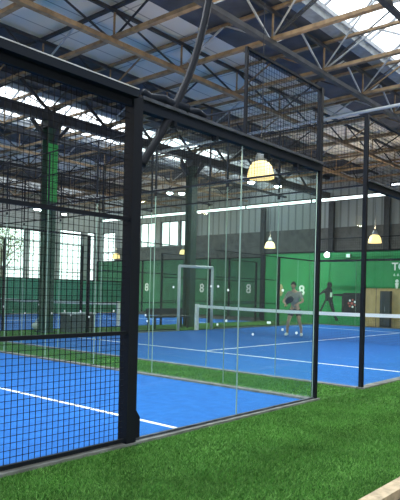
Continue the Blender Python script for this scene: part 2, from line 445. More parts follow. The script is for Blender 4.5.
# white gate frame at the net
g = thing('gate_frame', (15.75, VB, 0), 'white upright gate frame standing around the far net post', 'gate frame')
for u in (14.87, 16.64): MB().tube([(u, VB+.02, 0), (u, VB+.02, 2.22)], .05, 10).build('upright', M['pipe'], g, True)
MB().tube([(14.87, VB+.02, 2.22), (16.64, VB+.02, 2.24)], .05, 10).build('crossbar', M['pipe'], g, True)

# far end fence of second court
f = thing('court_fence', (UE, 8.7, 0), 'far glass end wall of the second court before the green wall', 'fence', 'court fences')
d = (VB-VF-.06)/5
for i in range(5):
    glass_panel(f, 'u', UE, VF+.03+i*d, VF+.03+(i+1)*d)
rail(f, (UE, VF, GH+.03), (UE, VB, GH+.03), .06, .09, 'top_rail')
rail(f, (UE, VF, MH), (UE, VB, MH), .03, .04, 'upper_rail')
mesh_panel(f, 'u', UE, VF+.04, VB-.04, GH+.08, MH, .1, .005)
MB().box(UE-.05, UE+.05, VF+.05, VB, -.02, .03).build('kerb', M['kerb'], f)

# far court (third) near side fence
f = thing('court_fence', (15, 16.66, 0), 'far court fence of posts and mesh behind the green column', 'fence', 'court fences')
for u in (7.0, 10.0, 13.0, 17.0, 20.0, 23.5): post(f, u, 16.66, GH, .07)
for a, b in ((7.0, 10), (10, 13), (17, 20), (20, 23.5)): mesh_panel(f, 'v', 16.66, a+.04, b-.04, .07, GH, .075, .004)
for z in (.96, 1.915, GH):
    rail(f, (7.0, 16.66, z), (13.0, 16.66, z), .03, .03); rail(f, (17.0, 16.66, z), (23.5, 16.66, z), .03, .03)

# ------------------------------------------------------------------ nets
def net(u, v0, v1, zpost, zmid, label):
    nt = thing('court_net', (u, (v0+v1)/2, 0), label, 'net', 'court nets')
    n = 20; zt = lambda v: zpost-(zpost-zmid)*(1-((v-(v0+v1)/2)/((v1-v0)/2))**2)
    m = MB()
    for i in range(n):
        a = v0+(v1-v0)*i/n; b = v0+(v1-v0)*(i+1)/n
        vs = [(u+s*.008, v, zt(v)+dz) for v in (a, b) for dz in (-.1, 0) for s in (-1, 1)]
        m.add(vs, [(0, 2, 6, 4), (1, 5, 7, 3), (2, 3, 7, 6), (0, 4, 5, 1)])
    m.build('net_tape', M['netwhite'], nt)
    m = MB(); w = .0035
    k = round((v1-v0)/.05)
    for i in range(k+1):
        v = v0+(v1-v0)*i/k; m.box(u-w/2, u+w/2, v-w/2, v+w/2, .02, zt(v)-.1)
    for j in range(17):
        z = .02+j*.046
        if z < zmid-.11: m.box(u-w/2+.003, u+w/2+.003, v0, v1, z-w/2, z+w/2)
    m.build('net_mesh', M['netcord'], nt)
    for v in (v0-.05, v1+.05): MB().box(u-.055, u+.055, v-.05, v+.05, 0, zpost+.02).build('net_post', M['netwhite'], nt)
    return nt
net(15.75, 3.92, 13.62, .90, .84, 'white topped net with white end post across the second court')
net(14.9, 16.9, 26.6, .90, .84, 'white topped net across the far court by the green column')

# ------------------------------------------------------------------ player with racket
def skin_mesh(name, chains, material, parent=None, origin=None, sub=2, extra=None):
    """chains: list of lists of (pos, radius) sharing points by rounded position; grows one skin surface"""
    vs = []; rs = []; es = []; idx = {}
    for ch in chains:
        prev = None
        for p, r in ch:
            k = tuple(round(x, 4) for x in p)
            if k not in idx: idx[k] = len(vs); vs.append(p); rs.append(r)
            if prev is not None: es.append((prev, idx[k]))
            prev = idx[k]
    me = bpy.data.meshes.new(name); me.from_pydata(vs, es, []); o = bpy.data.objects.new(name, me); C.objects.link(o)
    md = o.modifiers.new('s', 'SKIN'); md.use_smooth_shade = True
    sv = me.skin_vertices[0].data
    for i, r in enumerate(rs): sv[i].radius = (r, r) if not isinstance(r, tuple) else r
    sv[0].use_root = True
    ss = o.modifiers.new('d', 'SUBSURF'); ss.levels = sub; ss.render_levels = sub
    dg = bpy.context.evaluated_depsgraph_get(); dg.update()
    m2 = bpy.data.meshes.new_from_object(o.evaluated_get(dg))
    v2 = [tuple(v.co) for v in m2.vertices]; f2 = [tuple(p.vertices) for p in m2.polygons]
    bpy.data.objects.remove(o); bpy.data.meshes.remove(me)
    mb = MB(); mb.add(v2, f2)
    if extra: extra(mb)
    return mb

PX, PY = 16.45, 10.12
FD = Vector((-.93, -.37, 0)).normalized(); SD = Vector((-FD.y, FD.x, 0))   # facing the net; SD = its left
def P(f, s, z): return tuple(Vector((PX, PY, 0))+FD*f+SD*s+Vector((0, 0, z)))
pel = (P(-.12, 0, .90), .13)
spine = [pel, (P(-.06, 0, 1.05), .125), (P(.06, 0, 1.22), .15), (P(.15, 0, 1.36), .12), (P(.21, 0, 1.45), .058), (P(.25, 0, 1.53), .055)]
chest = (P(.15, 0, 1.36), .12)
def leg(s, kn, an):
    return [pel, (P(-.09, s*.10, .84), .10), (P(kn[0], s*kn[1], kn[2]), .062), (P(an[0], s*an[1], .26), .05), (P(an[0]-.02, s*an[1], .085), .036), (P(an[0]+.07, s*(an[1]+.02), .045), .04), (P(an[0]+.16, s*(an[1]+.03), .032), .03)]
legs = [leg(1, (.10, .17, .48), (-.02, .22)), leg(-1, (.12, .17, .48), (.02, .22))]
def arm(s, el, wr):
    return [chest, (P(.15, s*.175, 1.37), .062), (P(*el), .043), (P(*wr), .029)]
wr_l, wr_r = (.42, .14, 1.02), (.44, -.20, 1.00)
arms = [arm(1, (.20, .30, 1.12), wr_l), arm(-1, (.20, -.33, 1.10), wr_r)]
def hand(wr, s):
    w = Vector(wr); ch = []
    palm = (w.x+.07, w.y-s*.012, w.z-.012)
    ch.append([(P(*wr), .029), (P(*palm), .034)])
    for k, ln in enumerate((.072, .08, .076, .06)):
        b = (palm[0]+.035, palm[1]+(k-1.5)*.02, palm[2]+.004)
        c = (b[0]+ln*.5, b[1], b[2]-.014); d = (b[0]+ln*.65, b[1], b[2]-.045)
        ch.append([(P(*palm), .034), (P(*b), .0105), (P(*c), .0095), (P(*d), .008)])
    tb_ = (palm[0]-.01, palm[1]-s*.038, palm[2]+.005); te = (palm[0]+.035, palm[1]-s*.052, palm[2]-.012)
    ch.append([(P(*palm), .034), (P(*tb_), .012), (P(*te), .0095)])
    return ch
HC = (.31, 0, 1.62)
def head_extra(mb):
    # skull and jaw, nose, ears, lips
    c = Vector(P(*HC)); n = 20; m = 14; vs = []
    for i in range(m+1):
        ph = math.pi*i/m
        for k in range(n):
            t = 2*math.pi*k/n
            x = math.sin(ph)*math.cos(t); y = math.sin(ph)*math.sin(t); z = -math.cos(ph)
            jaw = 1-.22*max(0, -z)
            fx = x*.098*jaw+(.012 if x > .3 and z < 0 else 0); fy = y*.076*jaw; fz = z*.118
            vs.append(c+FD*fx+SD*fy+Vector((0, 0, fz)))
    fs = [(i*n+k, i*n+(k+1) % n, (i+1)*n+(k+1) % n, (i+1)*n+k) for i in range(m) for k in range(n)]
    mb.add(vs, fs)
    for q, r in (((HC[0]+.10, 0, HC[2]-.015), (.02, .016, .026)), ((HC[0]+.095, 0, HC[2]-.058), (.014, .026, .009)), ((HC[0], .078, HC[2]-.01), (.02, .012, .03)), ((HC[0], -.078, HC[2]-.01), (.02, .012, .03))):
        mb.ball(P(*q), r, 10)
pl = thing('person', (PX, PY, 0), 'person in grey shirt and dark shorts standing with a racket behind the net', 'person')
mb = skin_mesh('body', [spine]+legs+arms+hand(wr_l, 1)+hand(wr_r, -1), None, extra=head_extra)
body = mb.build('body', M['skin'], pl, True)
e = MB()
for s in (-1, 1): e.ball(P(HC[0]+.088, s*.032, HC[2]+.012), .012, 10)
e.build('eyes', M['black'], pl, True)
h = MB(); c = Vector(P(*HC)); n = 20; m = 10; vs = []
for i in range(m+1):
    ph = math.pi*.62*i/m
    for k in range(n):
        t = 2*math.pi*k/n; cut = 1-.33*max(0, math.cos(t))
        pp = ph*cut; vs.append(c+FD*(math.sin(pp)*math.cos(t)*.106)+SD*(math.sin(pp)*math.sin(t)*.085)+Vector((0, 0, math.cos(pp)*.128)))
h.add(vs, [(i*n+k, (i+1)*n+k, (i+1)*n+(k+1) % n, i*n+(k+1) % n) for i in range(m) for k in range(n)])
h.build('hair', M['hair'], pl, True)
def fat(ch, d, upto=None): return [(p, r+d) for p, r in ch[:upto]]
def sleeve(s, el):
    a = Vector((.15, s*.175, 1.37)); b = Vector(el); q = a.lerp(b, .72)
    return [(P(.15, 0, 1.36), .135), (P(*a), .078), (P(*q), .066)]
sh = skin_mesh('shirt', [[(P(-.11, 0, .88), .15), (P(-.06, 0, 1.05), .142), (P(.06, 0, 1.22), .166), (P(.15, 0, 1.36), .135), (P(.19, 0, 1.425), .075)], sleeve(1, (.20, .30, 1.12)), sleeve(-1, (.20, -.33, 1.10))], None)
sh.build('shirt', M['shirt'], pl, True)
def short(s, kn):
    a = Vector((-.09, s*.10, .84)); b = Vector((kn[0], s*kn[1], kn[2])); q = a.lerp(b, .68)
    return [(P(-.12, 0, .90), .148), (P(*a), .118), (P(*q), .098)]
sh = skin_mesh('shorts', [[(P(-.11, 0, .96), .142), (P(-.12, 0, .90), .148)], short(1, (.10, .17, .48)), short(-1, (.12, .17, .48))], None)
sh.build('shorts', M['shorts'], pl, True)
for s, a in ((1, -.02), (-1, .02)):
    q = skin_mesh('shoe', [[(P(a-.06, s*.22, .055), .05), (P(a+.07, s*.24, .055), .052), (P(a+.19, s*.25, .042), .04)]], None)
    q.build('shoe', M['netwhite'], pl, True)
# racket held between both hands
rk = thing('padel_racket', P(.5, -.2, .95), 'dark padel racket held by the person behind the net', 'racket')
h0 = Vector(P(.46, -.205, .955)); dirr = (FD*.55+SD*.45+Vector((0, 0, .62))).normalized()
MB().tube([h0-dirr*.04, h0+dirr*.13], .015, 10).build('grip', M['black'], rk, True)
r = MB(); ctr = h0+dirr*.30; sd = dirr.cross(Vector((0, 0, 1))).normalized(); nn = dirr.cross(sd)
k = 24; ring = [ctr+dirr*(.16*math.cos(2*math.pi*j/k))+sd*(.125*math.sin(2*math.pi*j/k)) for j in range(k)]
r.add([p+nn*.018 for p in ring]+[p-nn*.018 for p in ring], [tuple(range(k)), tuple(range(2*k-1, k-1, -1))]+[(j, k+j, k+(j+1) % k, (j+1) % k) for j in range(k)])
r.build('racket_head', M['bench'], rk)

# ------------------------------------------------------------------ walls
def wall_with_holes(axis, c, th, a0, a1, z0, z1, holes):
    """wall in plane axis=c from c to c+th; holes = (a0,a1,z0,z1)"""
    m = MB(); A = sorted({a0, a1, *[h[0] for h in holes], *[h[1] for h in holes]}); Z = sorted({z0, z1, *[h[2] for h in holes], *[h[3] for h in holes]})
    for i in range(len(A)-1):
        j = 0
        while j < len(Z)-1:
            am = (A[i]+A[i+1])/2
            solid = lambda q: not any(h[0] < am < h[1] and h[2] < (Z[q]+Z[q+1])/2 < h[3] for h in holes)
            if not solid(j): j += 1; continue
            k = j
            while k < len(Z)-1 and solid(k): k += 1
            if axis == 'u': m.box(c, c+th, A[i], A[i+1], Z[j], Z[k])
            else: m.box(A[i], A[i+1], c, c+th, Z[j], Z[k])
            j = k
    return m
ZT = 9.6
fw_holes = [(28.2, 30.3, 4.3, 5.95), (26.1, 27.7, 4.3, 5.95), (25.35, 25.95, 4.3, 5.95), (32.2, 33.7, 1.2, 5.5), (-5.5, 33.9, 6.26, 6.54), (-5.5, 12.0, 6.72, 6.95)]
struct('wall_far', wall_with_holes('u', 28, .25, -6, 34.3, -.02, ZT, fw_holes), M['clad'])
struct('trim_1', MB().box(27.9, 27.998, -6, 25.0, 3.3, 4.88), M['darkwall'])
struct('trim_2', MB().box(27.9, 27.998, 25.0, 32.1, 3.3, 4.26), M['darkwall'])
lw_holes = [(9.0, 13.5, .0, 5.3), (14.3, 18.7, 0, 5.3), (19.4, 21.95, 0, 5.3), (22.25, 23.7, 0, 5.3), (24.65, 26.6, .0, 5.5), (27.02, 27.85, .0, 5.5)]
struct('wall_left', wall_with_holes('v', 34, .3, -6, 28.0, -.02, ZT, lw_holes), M['plain'])
rw_holes = [(-5+k*4.6, -1.2+k*4.6, .6, 6.2) for k in range(2)]  # unseen openings added so daylight reaches ceiling and turf
struct('wall_right', wall_with_holes('v', -6.3, .3, -6, 28.3, -.02, ZT, rw_holes), M['plain'])
bw_holes = [(-5+k*4.8, -1.2+k*4.8, .6, 6.2) for k in range(3)]  # openings added behind the camera to let in more daylight
struct('wall_back', wall_with_holes('u', -6.3, .3, -6.3, 34.3, -.02, ZT, bw_holes), M['plain'])

def window(i, axis, c, a0, a1, z0, z1, cols, rows):
    w = .06; m = MB()
    def bx(p0, p1, q0, q1):
        if axis == 'u': m.box(c, c+.06, p0, p1, q0, q1)
        else: m.box(p0, p1, c, c+.06, q0, q1)
    for k in range(cols+1):
        a = a0+(a1-a0)*k/cols; a = min(max(a, a0+w/2), a1-w/2); bx(a-w/2, a+w/2, z0, z1)
    for k in range(rows+1):
        z = z0+(z1-z0)*k/rows; z = min(max(z, z0+w/2), z1-w/2); bx(a0, a1, z-w/2, z+w/2)
    o = struct('window_%d' % i, m, M['dark'])
    p = MB()
    if axis == 'u': p.box(c+.025, c+.033, a0+w, a1-w, z0+w, z1-w)
    else: p.box(a0+w, a1-w, c+.025, c+.033, z0+w, z1-w)
    p.build('window_pane', M['pane'], o)
wi = 1
for (a0, a1, z0, z1), (cc, rr) in zip(fw_holes, ((3, 1), (2, 1), (1, 1), (1, 3), (9, 1), (4, 1))): window(wi, 'u', 28.06, a0, a1, z0, z1, cc, rr); wi += 1
for (a0, a1, z0, z1), (cc, rr) in zip(lw_holes, ((2, 1), (2, 1), (1, 2), (1, 1), (1, 1), (1, 1))): window(wi, 'v', 34.1, a0, a1, z0, z1, cc, rr); wi += 1

for h_ in rw_holes: window(wi, 'v', -6.2, *h_, 2, 2); wi += 1  # glazing of the added right wall openings
for h_ in bw_holes: window(wi, 'u', -6.2, *h_, 2, 2); wi += 1  # glazing of the added openings behind the camera
# outside ground and trees
tag(MB().box(-10, 60, 34.35, 80, -.3, -.05).build('paved_yard', M['pave']), 'pale sunlit paved yard outside beyond the left windows', 'yard', kind='structure')
tag(MB().box(28.4, 60, -20, 34.35, -.3, -.05).build('paved_yard', M['pave']), 'pale paved yard outside beyond the far wall', 'yard', kind='structure')
tag(MB().box(-40, 60, -50, -6.4, -.3, -.05).build('paved_yard', M['pave']), 'unseen pale paved yard added outside the right windows', 'yard', kind='structure')  # yard added out of view, bounces sky light up to the ceiling
tag(MB().box(-50, -6.4, -6.4, 60, -.3, -.05).build('paved_yard', M['pave']), 'unseen pale paved yard added outside the back windows', 'yard', kind='structure')  # unseen ground added to throw daylight in from behind
def tree(u, v, hgt, cr, label, seed):
    R = random.Random(seed); t = thing('tree', (u, v, -.05), label, 'tree', 'trees outside the windows')
    m = MB(); top = hgt*.62
    m.tube([(u, v, -.05), (u+.1, v, hgt*.25), (u+.05, v+.1, hgt*.45), (u+.15, v, top)], [.2, .16, .13, .07], 8)
    tips = []
    for k in range(9):
        a = R.uniform(0, 6.28); z0 = R.uniform(.3, .58)*hgt; l = R.uniform(.5, 1)*cr
        e = (u+l*math.cos(a), v+l*math.sin(a), z0+R.uniform(.15, .4)*hgt)
        m.tube([(u+.06, v, z0), ((u+e[0])/2+.1, (v+e[1])/2, (z0+e[2])/2+.1), e], [.07, .05, .02], 6); tips.append(e)
    m.build('trunk', M['bark'], t, True)
    m = MB()
    for k in range(1100):
        if k % 3 and tips:
            b = R.choice(tips); p = Vector((b[0]+R.gauss(0, cr*.3), b[1]+R.gauss(0, cr*.3), b[2]+R.gauss(0, cr*.25)))
        else:
            a = R.uniform(0, 6.28); rr = cr*math.sqrt(R.random()); p = Vector((u+rr*math.cos(a), v+rr*math.sin(a), hgt*(.68+R.uniform(-.28, .3)*(1-(rr/cr)**2*.7))))
        d = Vector((R.gauss(0, 1), R.gauss(0, 1), R.gauss(0, 1))).normalized(); s = d.cross(Vector((.3, .2, .9))).normalized()
        a = .11; m.add([p-d*a, p+s*a*.5, p+d*a, p-s*a*.5], [(0, 1, 2, 3)])
    m.build('foliage', M['leaf'], t)
tree(20.4, 38.5, 7.6, 2.2, 'leafy tree outside the left windows, leftmost trunk in the photo', 3)
tree(25.2, 42.5, 7.2, 1.7, 'leafy tree outside the windows just left of the green column', 5)
tree(14.6, 40.5, 8.0, 2.8, 'leafy tree outside, standing furthest left beyond the windows', 8)

# ------------------------------------------------------------------ green screens, mural
gs = thing('green_wall', (25.05, 10.5, 0), 'bright green painted wall with black player silhouette at right end', 'wall screen')
MB().box(25.0, 25.15, -3.0, 17.15, 0, 3.36).build('screen_panel', M['green'], gs)
MB().box(24.96, 25.18, -3.0, 17.2, 3.36, 3.42).build('top_rail', M['frame'], gs)
MB().box(24.95, 25.2, 17.15, 17.4, 0, 3.42).build('end_post', M['frame'], gs)
for v in (6.5, 9.0, 14.6):
    MB().box(24.99, 25.0, v-.012, v+.012, 0, 3.36).build('panel_joint', M['colgreen'], gs)
def flat(par, name, outline, m, u=25.0, th=.004, z=None):
    k = len(outline); f_ = [(u-.001, v, z) for v, z in outline]; b_ = [(u-.001-th, v, z) for v, z in outline]
    # outline seen from the court (looking along +u); v grows to the left
    mb = MB(); mb.add(f_+b_, [tuple(range(k)), tuple(range(2*k-1, k-1, -1))]+[(j, k+j, k+(j+1) % k, (j+1) % k) for j in range(k)])
    return mb.build(name, m, par)
# silhouette of a player reaching a racket to the right; (right, up) metres from its feet centre
sil = [(-.72, 0), (-.60, .0), (-.52, .05), (-.36, .42), (-.18, .78), (-.06, .80), (.06, .48), (.26, .05), (.34, -.12), (.50, -.10), (.44, .0), (.36, .1), (.24, .52), (.16, .86), (.17, 1.12), (.30, 1.14), (.55, 1.09), (.66, 1.11), (.74, 1.15), (.84, 1.12), (.86, 1.07), (.78, 1.02), (.66, 1.03), (.55, 1.03), (.30, 1.04),
       (.17, 1.06), (.14, 1.24), (.12, 1.36), (.05, 1.42), (.10, 1.47), (.13, 1.56), (.09, 1.66), (-.02, 1.70), (-.12, 1.66), (-.15, 1.56), (-.12, 1.46), (-.20, 1.38), (-.34, 1.30), (-.52, 1.16), (-.68, 1.05), (-.66, .98), (-.52, 1.05), (-.34, 1.16), (-.24, 1.14), (-.22, .88), (-.36, .62), (-.52, .30), (-.64, .09)]
v0 = 13.5
flat(gs, 'painted_player', [(v0-x, .28+y) for x, y in sil], M['black'])
flat(gs, 'painted_player_mark', [(v0-x, .28+y) for x, y in [(.02, .98), (.13, .98), (.14, 1.2), (.03, 1.2)]], M['soft'], 24.996)
def rrect(v, z, w, h, r, n=5):
    pts = []
    for cx_, cz_, a in ((w/2-r, h/2-r, 0), (-w/2+r, h/2-r, 90), (-w/2+r, -h/2+r, 180), (w/2-r, -h/2+r, 270)):
        for k in range(n+1):
            t = math.radians(a+90*k/n); pts.append((v-(cx_+r*math.cos(t)), z+cz_+r*math.sin(t)))
    return pts
def disc(v, z, r, n=16): return [(v+r*math.cos(2*math.pi*k/n), z+r*math.sin(2*math.pi*k/n)) for k in range(n)]
bs = thing('black_board', (24.95, 12.38, .56), 'black rounded square board with red and white round emblem on green wall', 'sign')
mb = MB(); o_ = rrect(12.36, 1.0, .95, .95, .12); k = len(o_)
mb.add([(24.995, v, z) for v, z in o_]+[(24.93, v, z) for v, z in o_], [tuple(range(k)), tuple(range(2*k-1, k-1, -1))]+[(j, k+j, k+(j+1) % k, (j+1) % k) for j in range(k)])
mb.build('board', M['black'], bs)
emb = MB(); R = random.Random(4)
for k in range(7):
    a = 6.283*k/7; r_ = .05; v, z = 12.33+.16*math.cos(a), 1.0+.16*math.sin(a)
    q = disc(v, z, r_, 8); emb.add([(24.925, *p) for p in q]+[(24.93, *p) for p in q], [tuple(range(8)), tuple(range(15, 7, -1))], k % 2)
q = disc(12.33, 1.0, .07, 10); emb.add([(24.925, *p) for p in q]+[(24.93, *p) for p in q], [tuple(range(10)), tuple(range(19, 9, -1))], 0)
emb.build('round_emblem', [M['red'], M['white']], bs)
# tan boarded part with a dark doorway
tp = thing('tan_panel', (24.97, 11.0, 0), 'tan board panel with a dark upright cabinet at foot of green wall', 'panel')
MB().box(24.96, 24.997, 10.05, 11.72, 0, 1.70).build('board', M['tan'], tp)
MB().box(24.952, 24.96, 11.18, 11.2, 0, 1.70).build('joint', M['bench'], tp)
cb = thing('dark_cabinet', (24.85, 10.7, 0), 'narrow dark upright cabinet standing before the tan panel', 'cabinet')
MB().box(24.75, 24.94, 10.46, 10.92, .02, 1.58).build('cabinet_body', M['bench'], cb)
MB().box(24.735, 24.75, 10.48, 10.68, .05, 1.55).build('door', M['bench'], cb)
dr_ = MB().box(24.735, 24.75, 10.70, 10.90, .05, 1.55).build('door', M['bench'], cb)
MB().box(24.72, 24.735, 10.69, 10.70, .7, .9).build('handle', M['pale'], dr_)

def text(par, name, s, v, z, size, m, u, off=.004):
    """lettering on a wall facing -u; v = left edge seen from the court"""
    cu = bpy.data.curves.new(name, 'FONT'); cu.body = s; cu.size = size; cu.extrude = off; cu.offset = size*.02
    o = bpy.data.objects.new(name, cu); C.objects.link(o)
    dg = bpy.context.evaluated_depsgraph_get(); dg.update()
    me = bpy.data.meshes.new_from_object(o.evaluated_get(dg))
    mb = MB(); mb.add([(u-p.co.z, v-p.co.x, z+p.co.y) for p in me.vertices], [tuple(reversed(f.vertices)) for f in me.polygons])
    bpy.data.objects.remove(o)
    return mb.build(name, m, par)
text(gs, 'lettering', 'TO', 10.52, 2.5, .46, M['white'], 24.994)
for k, (v, w) in enumerate(((10.45, .1), (10.3, .12))): flat(gs, 'small_mark', [(v, 2.24), (v-w, 2.24), (v-w*.6, 2.36), (v-w*.2, 2.33)], M['soft'])
flat(gs, 'figure_mark', disc(10.28, 2.02, .075), M['white'])
flat(gs, 'figure_mark', [(10.36, 1.94), (10.20, 1.94), (10.22, 1.78), (10.25, 1.62), (10.31, 1.62), (10.34, 1.78)], M['white'])

gl = thing('green_wall', (27.85, 25.5, 0), 'dimmer long green wall screen with white figure eight emblems, left part', 'wall screen')
MB().box(27.75, 27.88, 17.4, 33.8, 0, 3.38).build('screen_panel', M['green2'], gl)
MB().box(27.72, 27.9, 17.4, 33.8, 3.38, 3.44).build('top_rail', M['frame'], gl)
for v in (17.6, 19.3, 21.6, 25.2, 29.0, 33.7): MB().box(27.70, 27.75, v-.06, v+.06, 0, 3.38).build('screen_post', M['frame'], gl)
for v in (28.6, 23.75, 20.2): text(gl, 'eight_emblem', '8', v+.16, 1.38, .72, M['white'], 27.745)
text(gs, 'eight_emblem', '8', 15.18, 1.32, .68, M['white'], 24.994)
flat(gs, 'oval_emblem', [(16.2+.13*math.cos(2*math.pi*k/16), 1.55+.3*math.sin(2*math.pi*k/16)) for k in range(16)], M['tan'])
# low green windscreen behind the far court
gw = thing('green_windscreen', (14, 27.3, 0), 'low pale green windscreen beyond the far blue court', 'wall screen')
MB().box(2, 25.5, 27.25, 27.31, .05, 1.85).build('screen_panel', M['green3'], gw)
MB().box(2, 25.5, 27.24, 27.32, 1.85, 1.91).build('top_rail', M['frame'], gw)
for k in range(9): MB().box(2.2+k*2.9, 2.28+k*2.9, 27.31, 27.38, 0, 1.9).build('screen_post', M['frame'], gw)

# ------------------------------------------------------------------ benches and odds beyond the second court
def bench(u, v, L, label):
    b = thing('bench', (u, v, 0), label, 'bench', 'benches on the back walkway')
    MB().box(u-L/2, u+L/2, v-.2, v+.2, .40, .46).build('seat', M['bench'], b)
    MB().box(u-L/2, u+L/2, v+.17, v+.22, .5, .72).build('backrest', M['bench'], b)
    for s in (-1, 1):
        for t_ in (-1, 1): MB().box(u+s*(L/2-.1)-.03, u+s*(L/2-.1)+.03, v+t_*.16-.03, v+t_*.16+.03, .012, .40).build('leg', M['bench'], b)
        MB().box(u+s*(L/2-.1)-.03, u+s*(L/2-.1)+.03, v+.17, v+.2, .46, .52).build('bracket', M['bench'], b)
bench(15.6, 14.9, 1.9, 'dark bench with backrest behind the second court, right of thick post')
c = thing('storage_box', (11.6, 15.0, 0), 'grey low storage box on the turf right of the green column', 'box')
MB().box(11.1, 12.1, 14.75, 15.2, .012, .56).build('box_body', M['crate'], c)
MB().box(11.07, 12.13, 14.72, 15.23, .56, .61).build('lid', M['pale'], c)
b = thing('sports_bag', (11.0, 16.2, 0), 'small white bag lying left of the grey box', 'bag')
MB().ball((11.0, 16.2, .15), (.26, .14, .14), 14).build('bag_body', M['bag'], b, True)
MB().tube([(10.85, 16.2, .26), (10.93, 16.15, .40), (11.07, 16.15, .40), (11.15, 16.2, .26)], .014, 6).build('strap', M['bag'], b, True)

# ------------------------------------------------------------------ roof
Lv = [1.95, 4.6, 7.25, 9.92, 12.57, 17.9, 20.55, 23.2, 25.85, 28.5, 31.15]
Xu = [4.25, 6.33, 8.47, 10.63, 12.87, 15.0, 17.15, 19.3, 21.45, 23.6, 25.75]
ordn = ['first', 'second', 'third', 'fourth', 'fifth', 'sixth', 'seventh', 'eighth', 'ninth', 'tenth', 'eleventh', 'twelfth']
Z0, Z1 = 6.72, 7.40
UG0, UG1 = 2.2, 27.9
VG0, VG1 = .2, 33.6
R = random.Random(2)
def girder_long(i, v):
    g = thing('roof_girder', ((UG0+UG1)/2, v, Z0), 'lengthwise lattice roof girder, %s one counted from the near fence side' % ordn[i], 'roof girder', 'lengthwise roof girders')
    m = 'rust' if i in (3, 4, 6, 8) else 'dark'
    MB().bar((UG0, v, Z0), (UG1, v, Z0), .13, .10).build('bottom_chord', M[m], g)
    MB().bar((UG0, v, Z1), (UG1, v, Z1), .08, .07).build('top_chord', M['dark'], g)
    for k in range(len(Xu)-1):
        a, b = Xu[k], Xu[k+1]
        p = ((a, v, Z1), (b, v, Z0)) if i % 2 else ((a, v, Z0), ((a+b)/2, v, Z1))
        MB().bar(*p, .035).build('web_bar', M['pale' if (i in (2, 5, 7)) else 'dark'], g)
        if i % 2 == 0: MB().bar(((a+b)/2, v, Z1), (b, v, Z0), .035).build('web_bar', M['pale' if i in (2, 5, 7) else 'dark'], g)
        MB().bar((a, v, Z0+.05), (a, v, Z1), .035).build('web_bar', M['rust'], g)
def girder_cross(i, u):
    g = thing('roof_girder', (u, (VG0+VG1)/2, Z0+.09), 'crosswise lattice roof girder, %s one counted from the camera end' % ordn[i], 'roof girder', 'crosswise roof girders')
    za, zb = Z0+.09, Z1+.075
    MB().bar((u, VG0, za), (u, VG1, za), .12, .08).build('bottom_chord', M['rust'], g)
    MB().bar((u, VG0, zb), (u, VG1, zb), .09, .06).build('top_chord', M['rust' if i > 2 else 'dark'], g)
    vs = [VG0+.4]+[x for x in Lv[:5]]+[15.3]+Lv[5:]+[VG1-.2]
    for k in range(len(vs)-1):
        a, b = vs[k], vs[k+1]; mid = (a+b)/2
        mm = 'pale' if (k+i) % 3 == 0 else ('rust' if (k+i) % 3 == 1 else 'dark')
        MB().bar((u, a, za), (u, mid, zb), .035).build('web_bar', M[mm], g)
        MB().bar((u, mid, zb), (u, b, za), .035).build('web_bar', M[mm], g)
for i, v in enumerate(Lv): girder_long(i, v)
for i, u in enumerate(Xu): girder_cross(i, u)
# main girder over the column row
mg = thing('main_girder', (16, 15.3, 6.6), 'heavy dark main girder carried on the green columns', 'roof girder')
MB().box(UG0, UG1, 15.16, 15.44, 6.42, 6.70).build('bottom_chord', M['dark'], mg)
MB().box(UG0, UG1, 15.2, 15.4, 7.42, 7.54).build('top_chord', M['dark'], mg)
for k in range(len(Xu)-1):
    a, b = Xu[k], Xu[k+1]; md = (a+b)/2
    for p, q in (((a, 15.3, 6.68), (md, 15.3, 7.45)), ((md, 15.3, 7.45), (b, 15.3, 6.68))): MB().bar(p, q, .07).build('web_bar', M['dark'], mg)

# columns
def column(u, v, label, pad):
    c = thing('steel_column', (u, v, 0), label, 'column', 'green steel columns')
    m = MB(); m.box(u-.16, u+.16, v-.16, v-.14, .014, 6.41); m.box(u-.16, u+.16, v+.14, v+.16, .014, 6.41); m.box(u-.015, u+.015, v-.14, v+.14, .014, 6.41)
    m.build('shaft', M['colgreen'], c)
    MB().box(u-.24, u+.24, v-.24, v+.24, .0125, .04).build('base_plate', M['dark'], c)
    if pad: MB().box(u-.17, u+.17, v-.18, v-.161, 3.95, 5.7).build('padding', M['colpad'], c)
    for s in (-1, 1):
        MB().bar((u+s*.16, v, 5.85), (u+s*.65, v, 6.36), .09).build('knee_brace', M['dark'], c)
        MB().bar((u, v+s*.16, 5.75), (u, v+s*.6, 6.36), .09).build('knee_brace', M['dark'], c)
    MB().box(u-.2, u+.2, v-.2, v+.2, 6.2, 6.415).build('cap_plate', M['dark'], c)
column(10.63, 15.3, 'green steel column nearest the camera, seen through the wire mesh', True)
column(17.15, 15.3, 'green steel column farther back, seen through the glass behind the gate frame', False)
for k, (v, w) in enumerate(((12.0, 'right of the rightmost post'), (15.0, 'between the two right thin posts'), (19.3, 'left of the far pendant lamp'), (24.7, 'right of the high windows'))):
    tag(MB().box(27.72, 27.89, v-.14, v+.14, 3.45, 6.2).build('wall_column', M['dark']), 'dark wall column on the far grey wall, %s' % w, 'column', 'wall columns')

